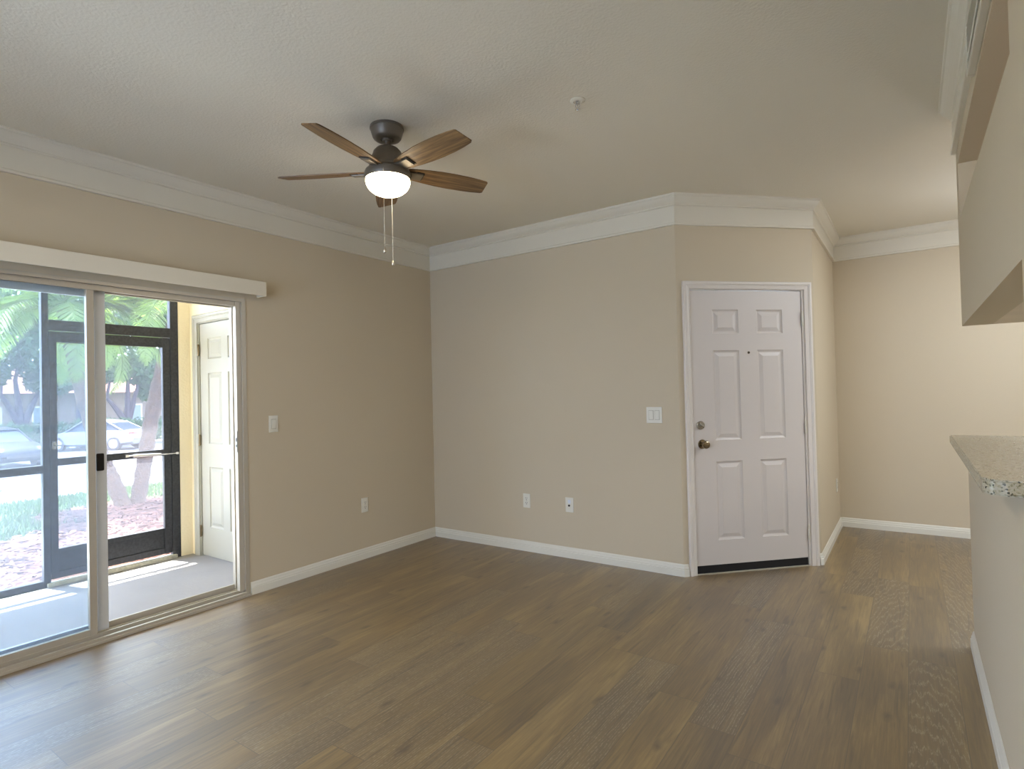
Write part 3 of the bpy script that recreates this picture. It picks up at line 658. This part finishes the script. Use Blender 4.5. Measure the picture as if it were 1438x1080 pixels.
struct('reflector', bm, mat('white_reflector', 'F0EEE8', .8, var=(3, .05)), 'pale concrete walkway slab added beside the patio to bounce sun indoors', 'reflector')  # added out of view, pale so it bounces sun onto the ceiling
# mulch bed with lumpy outline + raised chips
def in_mulch(x, y):
    e = -8.75+.35*math.sin(y*1.3)+.12*math.sin(y*4.1)
    return x > e or ((x+9.85)**2+(y-3.95)**2 < 1.15**2+.2*math.sin(5*y)) or (x > -11 and y > 4.9 and False)
bm = BM(); step = .12; vm = {}
def gv(i, j):
    if (i, j) not in vm:
        x, y = -11.4+i*step, -2+j*step
        vm[(i, j)] = bm.verts.new((x, y, gz(x)+.02+.03*noise.noise(Vector((x*6, y*6, 0)))))
    return vm[(i, j)]
for i in range(50):
    for j in range(75):
        x, y = -11.4+(i+.5)*step, -2+(j+.5)*step
        if x < -5.45 and in_mulch(x, y): bm.faces.new((gv(i, j), gv(i+1, j), gv(i+1, j+1), gv(i, j+1)))
tag(obj('mulch_bed', bm, M_mulch, smooth=True), 'reddish bark mulch bed around the patio and palm base', 'mulch', kind='stuff')
bm = BM()
for k in range(9000):
    x, y = random.uniform(-10.9, -5.5), random.uniform(.8, 6)
    if not in_mulch(x, y): continue
    a = random.uniform(0, math.pi); l, w2 = random.uniform(.02, .06), random.uniform(.006, .014); z = gz(x)+.045
    d = Vector((math.cos(a)*l, math.sin(a)*l, random.uniform(-.012, .012))); s = Vector((-math.sin(a)*w2, math.cos(a)*w2, random.uniform(-.006, .006))); c = Vector((x, y, z))
    bm.faces.new([bm.verts.new(c-d-s), bm.verts.new(c+d-s), bm.verts.new(c+d+s), bm.verts.new(c-d+s)])
tag(obj('mulch_chips', bm, [mat('bark_chip', '5E3D32', .9, var=(9, .35))], fix=False), 'loose reddish bark chips scattered over the bed', 'mulch', kind='stuff')
# lawn blades
bm = BM()
for k in range(14000):
    x = random.uniform(-14.3, -8.3); y = random.uniform(.5, 8)
    if in_mulch(x+.05, y): continue
    a = random.uniform(0, 6.28); z = gz(x)+.0; h_ = random.uniform(.05, .12)
    p = Vector((x, y, z)); s = Vector((math.cos(a), math.sin(a), 0))*.012
    bm.faces.new([bm.verts.new(p-s), bm.verts.new(p+s), bm.verts.new(p+Vector((random.uniform(-.04, .04), random.uniform(-.04, .04), h_)))])
tag(obj('lawn_grass', bm, mat('grass_blade', '456028', .8, var=(3, .2)), fix=False), 'short green grass growing on the lawn beyond the mulch', 'grass', kind='stuff')
# foliage materials
def leaf(name, col, tr=.45):
    m, t, b, N, L = nt(name); c = hexc(col); out = N['Material Output']
    tc_ = N.new('ShaderNodeTexCoord'); n = N.new('ShaderNodeTexNoise'); n.inputs['Scale'].default_value = 1.7; n.inputs['Detail'].default_value = 4; L.new(tc_.outputs['Object'], n.inputs['Vector'])
    r = N.new('ShaderNodeValToRGB'); r.color_ramp.elements[0].position = .35; r.color_ramp.elements[1].position = .65
    r.color_ramp.elements[0].color = tuple(v*.7 for v in c[:3])+(1,); r.color_ramp.elements[1].color = tuple(min(1, v*1.25) for v in c[:3])+(1,)
    L.new(n.outputs[0], r.inputs[0]); L.new(r.outputs[0], b.inputs['Base Color']); b.inputs['Roughness'].default_value = .6
    tl = N.new('ShaderNodeBsdfTranslucent'); L.new(r.outputs[0], tl.inputs[0])
    mx = N.new('ShaderNodeMixShader'); mx.inputs[0].default_value = tr; L.new(b.outputs[0], mx.inputs[1]); L.new(tl.outputs[0], mx.inputs[2]); L.new(mx.outputs[0], out.inputs[0])
    return m
M_palm = leaf('palm_frond', '668037', .5); M_oakleaf = leaf('oak_leaf', '486642', .4); M_hedge = leaf('hedge_leaf', '51714A', .4); M_shrub = leaf('shrub_leaf', '718F4A', .5)
M_ptrunk = mat('palm_bark', '524135', .9, bump=(25, .8, .03), var=(9, .35)); M_otrunk = mat('oak_bark', '3A3238', .9, var=(5, .2))
def leaf_cloud(bm, c, rad, n, size, flat=.8):
    for k in range(n):
        while True:
            p = Vector((random.uniform(-1, 1), random.uniform(-1, 1), random.uniform(-1, 1)))
            if .35 < p.length < 1: break
        p = Vector((p.x*rad[0], p.y*rad[1], p.z*rad[2]))+Vector(c)
        a = Vector((random.gauss(0, 1), random.gauss(0, 1), random.gauss(0, 1))).normalized(); b = a.orthogonal().normalized()
        s = size*random.uniform(.6, 1.4)
        bm.faces.new([bm.verts.new(p+a*s), bm.verts.new(p+b*s*.45), bm.verts.new(p-a*s), bm.verts.new(p-b*s*.45)])
# palm
def frond(bm, base, az, el, length, droop, n=26, lw=.42):
    pts = []; p = Vector(base); d = el
    for i in range(n+1):
        pts.append(p.copy()); st_ = length/n; p = p+Vector((math.cos(az)*math.cos(d), math.sin(az)*math.cos(d), math.sin(d)))*st_; d -= droop/n*(1+.6*i/n)
    tube(bm, pts[::2], [.014*(1-i/len(pts[::2])*.8) for i in range(len(pts[::2]))], 5)
    side = Vector((-math.sin(az), math.cos(az), 0))
    for i in range(2, n+1):
        q = pts[i]; fwd = (pts[i]-pts[i-1]).normalized(); L_ = lw*math.sin(math.pi*(.12+.86*i/n))**.7
        for s in (1, -1):
            for off in (0, .5):
                q2 = q-fwd*(length/n)*off
                tip = q2+(side*s*.75+fwd*.62+Vector((0, 0, -.28+random.uniform(-.12, .12)))).normalized()*L_
                wv_ = fwd*.014
                bm.faces.new([bm.verts.new(q2-wv_), bm.verts.new(q2+wv_), bm.verts.new((q2+tip)/2+wv_*1.1+Vector((0, 0, .02))), bm.verts.new(tip), bm.verts.new((q2+tip)/2-wv_*1.1+Vector((0, 0, .02)))])
palm = thing('palm_tree', 'twin-trunk palm leaning in a V behind the screen door', 'palm tree', (-10, 3.95, -.3))
def ptrunk(pts, r0, r1):
    bm = BM(); n = 22; P = []; R = []
    pts = [Vector(p) for p in pts]
    for i in range(n+1):
        t = i/n*(len(pts)-1); k = min(int(t), len(pts)-2); f = t-k
        p0, p1, p2, p3 = pts[max(k-1, 0)], pts[k], pts[k+1], pts[min(k+2, len(pts)-1)]
        q = .5*((2*p1)+(p2-p0)*f+(2*p0-5*p1+4*p2-p3)*f*f+(3*p1-p0-3*p2+p3)*f**3)
        P.append(q); R.append((r0+(r1-r0)*i/n)*(1.25 if i == 0 else 1)+(.012 if i % 2 else 0))
    tube(bm, P, R, 12); return bm
O = Vector((-10, 3.95, -.3))
def rel(ps): return [Vector(p)-O for p in ps]
Rt = [(-10, 4.02, -.35), (-10, 4.10, .10), (-10.0, 4.18, .6), (-9.95, 4.27, 1.25), (-9.9, 4.42, 2.0), (-9.85, 4.60, 2.9)]
Lt = [(-10, 3.86, -.35), (-10.05, 3.72, .10), (-10.1, 3.62, .4), (-10.2, 3.50, 1.0), (-10.3, 3.34, 1.9), (-10.35, 3.22, 2.8)]
obj('trunk', ptrunk(rel(Rt), .105, .095), M_ptrunk, palm, True); obj('trunk', ptrunk(rel(Lt), .105, .095), M_ptrunk, palm, True)
for top, sd2 in ((Rt[-1], 1), (Lt[-1], 2)):
    random.seed(30+sd2); bm = BM(); b_ = Vector(top)-O
    for k in range(19):
        az = 2*math.pi*k/19*2.0+random.uniform(-.2, .2); el = random.uniform(-.15, 1.1)
        frond(bm, b_, az, el, random.uniform(1.7, 2.4), random.uniform(1.1, 1.9))
    obj('crown', bm, M_palm, palm, fix=False)
# far oaks: base (x,y), fork height, branches
def oak(label, x, y, zf_, r, branches, crown, n, group=None):
    t = thing('oak_tree', label, 'tree', (x, y, -1.0), group=group)
    bm = BM(); o0 = Vector((x, y, -1.0)); fk = Vector((0, 0, zf_+1.0))
    tube(bm, [(0, 0, -.1), (0, 0, fk.z*.5), fk], [r*1.2, r, r*.95], 10)
    for b in branches:
        e = Vector(b)-o0; tube(bm, [fk-Vector((0, 0, .15)), fk.lerp(e, .35)+Vector((0, 0, -.1)), fk.lerp(e, .7), e, e+Vector((0, random.uniform(-.6, .6), 2.0))], [r*.75, r*.6, r*.45, r*.35, r*.1], 8)
    obj('trunk', bm, M_otrunk, t, True)
    bm = BM()
    for c in crown: leaf_cloud(bm, Vector(c[:3])-o0, c[3], n, .17)
    obj('foliage', bm, M_oakleaf, t, fix=False); return t
random.seed(5)
oak('oak behind the hedge with a low forked trunk, at the far left', -38, 9.95, .25, .28, [(-38, 9.1, 1.9), (-38, 10.6, 1.8), (-38, 9.7, 2.6)],
    [(-38, 9.0, 5.0, (2.2, 1.9, 2.0)), (-38, 10.8, 4.2, (2, 1.7, 1.7)), (-38, 8.3, 3.0, (1.6, 1.2, 1.0)), (-38, 10, 6.9, (2.2, 2.2, 1.5)), (-38, 11.2, 2.5, (1.6, 1.1, .7))], 1300)
oak('straight-trunked oak behind the hedge, between the two forked oaks', -37.6, 12.45, 2.2, .26, [(-37.6, 11.9, 3.2), (-37.6, 13.0, 3.3)],
    [(-37.6, 12.4, 5.0, (2, 1.9, 1.9)), (-37.6, 12.9, 3.3, (1.6, 1.3, .8)), (-37.6, 11.7, 6.9, (2, 1.9, 1.5))], 1500)
oak('forked oak behind the hedge, seen through the screen door', -38, 14.85, .25, .27, [(-38, 13.8, 1.6), (-38, 15.4, 2.1), (-38, 14.9, 2.6)],
    [(-38, 14.6, 5.0, (2, 1.9, 1.9)), (-38, 15.8, 3.3, (1.8, 1.6, 1.0)), (-38, 15.2, 6.8, (2, 2.2, 1.6)), (-38, 13.9, 3.2, (1.5, .9, .7))], 1400)
oak('oak at the right edge of the view, behind the leaning palm trunk', -38.5, 17.6, 1.3, .28, [(-38.5, 16.9, 2.6), (-38.5, 18.2, 2.6)],
    [(-38.5, 17.6, 5.0, (2, 2.0, 2.0)), (-38.5, 18.3, 3.2, (1.8, 1.7, 1.3)), (-38.5, 17.4, 7.2, (2, 2.2, 1.5)), (-38.5, 16.8, 2.0, (1.3, 1.2, .8))], 1400)
oak('oak left of the view, mostly hidden by the wall', -37.8, 6.6, 1.3, .28, [(-37.8, 6.0, 2.6), (-37.8, 7.3, 2.6)],
    [(-37.8, 6.8, 4.4, (2, 1.9, 2.2)), (-37.8, 7.6, 6.6, (2, 2, 1.4)), (-37.8, 7.9, 2.4, (1.4, 1.0, .9))], 1300)
bm = BM()
for k in range(26):
    leaf_cloud(bm, (-36.9+random.uniform(-.1, .1), 2+k*.72, -.28+random.uniform(-.08, .1)), (.6, .62, .72), 330, .11)
tag(obj('hedge', bm, M_hedge, fix=False), 'long clipped green hedge behind the parked cars', 'hedge')
bg2 = BM()
for k in range(16): leaf_cloud(bg2, (-56, 4+k*1.7+random.uniform(-.4, .4), random.uniform(1.5, 4)), (2.2, 1.9, random.uniform(2.5, 4)), 420, .26)
tag(obj('tree_line', bg2, M_oakleaf, fix=False), 'dense band of trees far beyond the hedge', 'trees', kind='stuff')
# far building
bd = thing('house', 'pale pink house with terracotta roof far behind the trees', 'house', (-47, 14, -1.0))
obj('house_wall', box1(-3, 3, -6, 6, 0, 3.0), mat('house_stucco', '7B6963', .8), bd)
bm = BM(); v = [bm.verts.new(p) for p in ((3.5, -6.5, 3.0), (3.5, 6.5, 3.0), (-3.5, 6.5, 3.0), (-3.5, -6.5, 3.0), (0, -4, 4.6), (0, 4, 4.6))]
for q in ((0, 1, 5, 4), (2, 3, 4, 5), (1, 2, 5), (3, 0, 4), (3, 2, 1, 0)): bm.faces.new([v[i] for i in q])
obj('roof', bm, mat('terracotta_tile', '683D35', .8), bd)
for yy in (-4.5, -2, .5, 3):
    wdw = obj('window', box1(3.0, 3.04, yy, yy+1.1, 1.0, 2.2), M_trim, bd); obj('pane', box1(3.04, 3.05, yy+.08, yy+1.02, 1.08, 2.12), mat('far_glass', '6F7C86', .2), wdw)
# shrub close to the patio screen, left edge
sh = thing('leafy_shrub', 'pale green leafy shrub outside the left screen panel', 'shrub', (-7.1, 1.50, gz(-7.1)))
random.seed(11); bm = BM(); bs = BM()
for k in range(14):
    a = random.uniform(0, 6.28); e = Vector((math.cos(a)*random.uniform(.1, .32), math.sin(a)*random.uniform(.1, .32), random.uniform(.35, 1.0)))
    tube(bs, [(0, 0, 0), e*.5+Vector((0, 0, .1)), e], .006, 5)
    for q in range(26):
        p = e*random.uniform(.35, 1.05)+Vector((random.gauss(0, .05), random.gauss(0, .05), random.gauss(0, .04))); az = random.uniform(0, 6.28); L_ = random.uniform(.04, .09)
        d = Vector((math.cos(az), math.sin(az), random.uniform(-.5, .4))).normalized()*L_; s = Vector((-math.sin(az), math.cos(az), 0))*L_*.22
        bm.faces.new([bm.verts.new(p), bm.verts.new(p+d*.5+s), bm.verts.new(p+d), bm.verts.new(p+d*.5-s)])
obj('stems', bs, M_otrunk, sh); obj('foliage', bm, M_shrub, sh, fix=False)
# ------------------------------------------------------------ cars
M_tyre = mat('tyre', '2A2B30', .8); M_rim = mat('alloy_rim', 'C8CCD2', .35, metal=.6); M_cglass = mat('car_glass', '28303A', .25, spec=.2)
def car(label, loc, rz, paint, hl=True):
    t = thing('car', label, 'car', loc, rz)
    L_, Wd = 4.65, .90
    st_ = [(-2.32, .42, .62, .72, .78, .0), (-2.25, .30, .80, .95, .84, .0), (-1.75, .24, .92, 1.04, .88, .0), (-1.35, .22, .95, 1.20, .90, .12), (-.75, .2, .95, 1.42, .90, .20), (0, .2, .94, 1.46, .90, .22), (.45, .2, .92, 1.40, .90, .22), (1.05, .2, .90, 1.04, .90, .10), (1.25, .2, .88, .95, .89, 0), (1.95, .24, .76, .80, .86, 0), (2.25, .30, .60, .66, .78, 0), (2.32, .36, .5, .54, .70, 0)]
    bm = BM(); rings = []
    for x, zb, zt, zr, wb, inn in st_:
        zt2 = zt
        prof = [(wb*.80, zb), (wb, zb+.12), (wb*1.0, (zb+zt)/2), (wb*.96, zt2), (wb*.55, min(zr, zt2+.05)), (0, min(zr, zt2+.06))]
        ring = [bm.verts.new((x, yv, z)) for yv, z in prof]+[bm.verts.new((x, -yv, z)) for yv, z in prof[-2::-1]]
        rings.append(ring)
    for a, b in zip(rings, rings[1:]):
        n = len(a)
        for k in range(n): bm.faces.new((a[k], a[(k+1) % n], b[(k+1) % n], b[k]))
    bm.faces.new(rings[0]); bm.faces.new(rings[-1][::-1])
    body = obj('body', bm, paint, t, True)
    def cab(x, w0, z0, w1, z1): return [(x, w0, z0), (x, w1, z1)]
    bm = BM(); cs = [(-1.75, .72, .96, .70, .98), (-.85, .82, .94, .60, 1.40), (-.2, .84, .93, .62, 1.45), (.35, .84, .92, .60, 1.41), (1.15, .76, .88, .70, .93)]
    rg = []
    for x, w0, z0, w1, z1 in cs: rg.append([bm.verts.new((x, w0, z0)), bm.verts.new((x, w1, z1)), bm.verts.new((x, -w1, z1)), bm.verts.new((x, -w0, z0))])
    for a, b in zip(rg, rg[1:]):
        for k in range(4): bm.faces.new((a[k], a[(k+1) % 4], b[(k+1) % 4], b[k]))
    bm.faces.new(rg[0]); bm.faces.new(rg[-1][::-1]); obj('windows', bm, M_cglass, t)
    bm = BM(); rg = []
    for x, w1, z1 in ((-1.05, .60, 1.33), (-.85, .61, 1.41), (-.2, .63, 1.46), (.35, .61, 1.42), (.5, .60, 1.36)): rg.append([bm.verts.new((x, w1, z1-.015)), bm.verts.new((x, w1*.8, z1+.02)), bm.verts.new((x, -w1*.8, z1+.02)), bm.verts.new((x, -w1, z1-.015))])
    for a, b in zip(rg, rg[1:]):
        for k in range(4): bm.faces.new((a[k], a[(k+1) % 4], b[(k+1) % 4], b[k]))
    bm.faces.new(rg[0]); bm.faces.new(rg[-1][::-1]); obj('roof', bm, paint, t, True)
    for s in (1, -1):
      for pts_, r0 in (([(-.25, s*.845, .94), (-.25, s*.64, 1.43)], .03), ([(-1.7, s*.74, .97), (-.9, s*.63, 1.38)], .035), ([(1.15, s*.78, .90), (.4, s*.62, 1.40)], .03)):
        bm = BM(); tube(bm, pts_, r0, 6); obj('pillar', bm, paint, t)
    for s in ():
        tube(bm, [(-.25, s*.845, .94), (-.25, s*.64, 1.43)], .03, 6); tube(bm, [(-1.7, s*.74, .97), (-.9, s*.63, 1.38)], .035, 6); tube(bm, [(1.15, s*.78, .90), (.4, s*.62, 1.40)], .03, 6)
    for x in (-1.38, 1.38):
        for s in (1, -1):
            bm = BM(); lathe(bm, [(.0, -.02), (.20, -.02), (.315, 0), (.33, .03), (.33, .19), (.31, .21), (0, .21)], (0, 0, 0), 28, 'y'); wh = obj('wheel', bm, M_tyre, t, True)
            wh.location = (x, s*.70 if s < 0 else .70, .33); wh.rotation_euler = (0, 0, 0 if s < 0 else math.pi)
            bm = BM(); lathe(bm, [(.215, .212), (.215, .216), (.20, .222), (0, .215)], (0, 0, 0), 24, 'y')
            for k in range(7):
                a = 2*math.pi*k/7
                bx(bm, -.02, .02, -.228, -.218, .04, .2); 
                for v in bm.verts[-8:]:
                    x_, z_ = v.co.x, v.co.z; v.co.x = x_*math.cos(a)-z_*math.sin(a); v.co.z = x_*math.sin(a)+z_*math.cos(a)
                bm.verts.ensure_lookup_table()
            obj('rim', bm, M_rim, wh)
    for s in (1, -1):
        bm = BM(); bx(bm, 2.02, 2.20, min(s*.52, s*.80), max(s*.52, s*.80), .62, .76, .02); obj('headlight', bm, M_silver, t)
        bm = BM(); bx(bm, -2.30, -2.10, min(s*.50, s*.845), max(s*.50, s*.845), .78, .90, .02); obj('taillight', bm, mat('red_lens', 'C8443C', .3), t)
    bm = BM(); bx(bm, 2.24, 2.335, -.5, .5, .40, .50, .01); obj('grille', bm, M_dark, t)
    return t
M_white = mat('white_car_paint', '767A82', .4, spec=.3); M_navy = mat('dark_car_paint', '20242E', .45, spec=.12); M_red = mat('red_car_paint', '4A1820', .45, spec=.12)
car('white sedan parked by the hedge, rear towards the screen door', (-33.3, 11.75, -1.0), math.radians(213), M_white)
car('dark blue-grey sedan at the far left, headlight towards the patio', (-28.6, 6.6, -1.0), math.radians(8), M_navy)
car('dark red sedan behind the leaning palm trunk', (-29.0, 15.6, -1.0), math.radians(205), M_red)
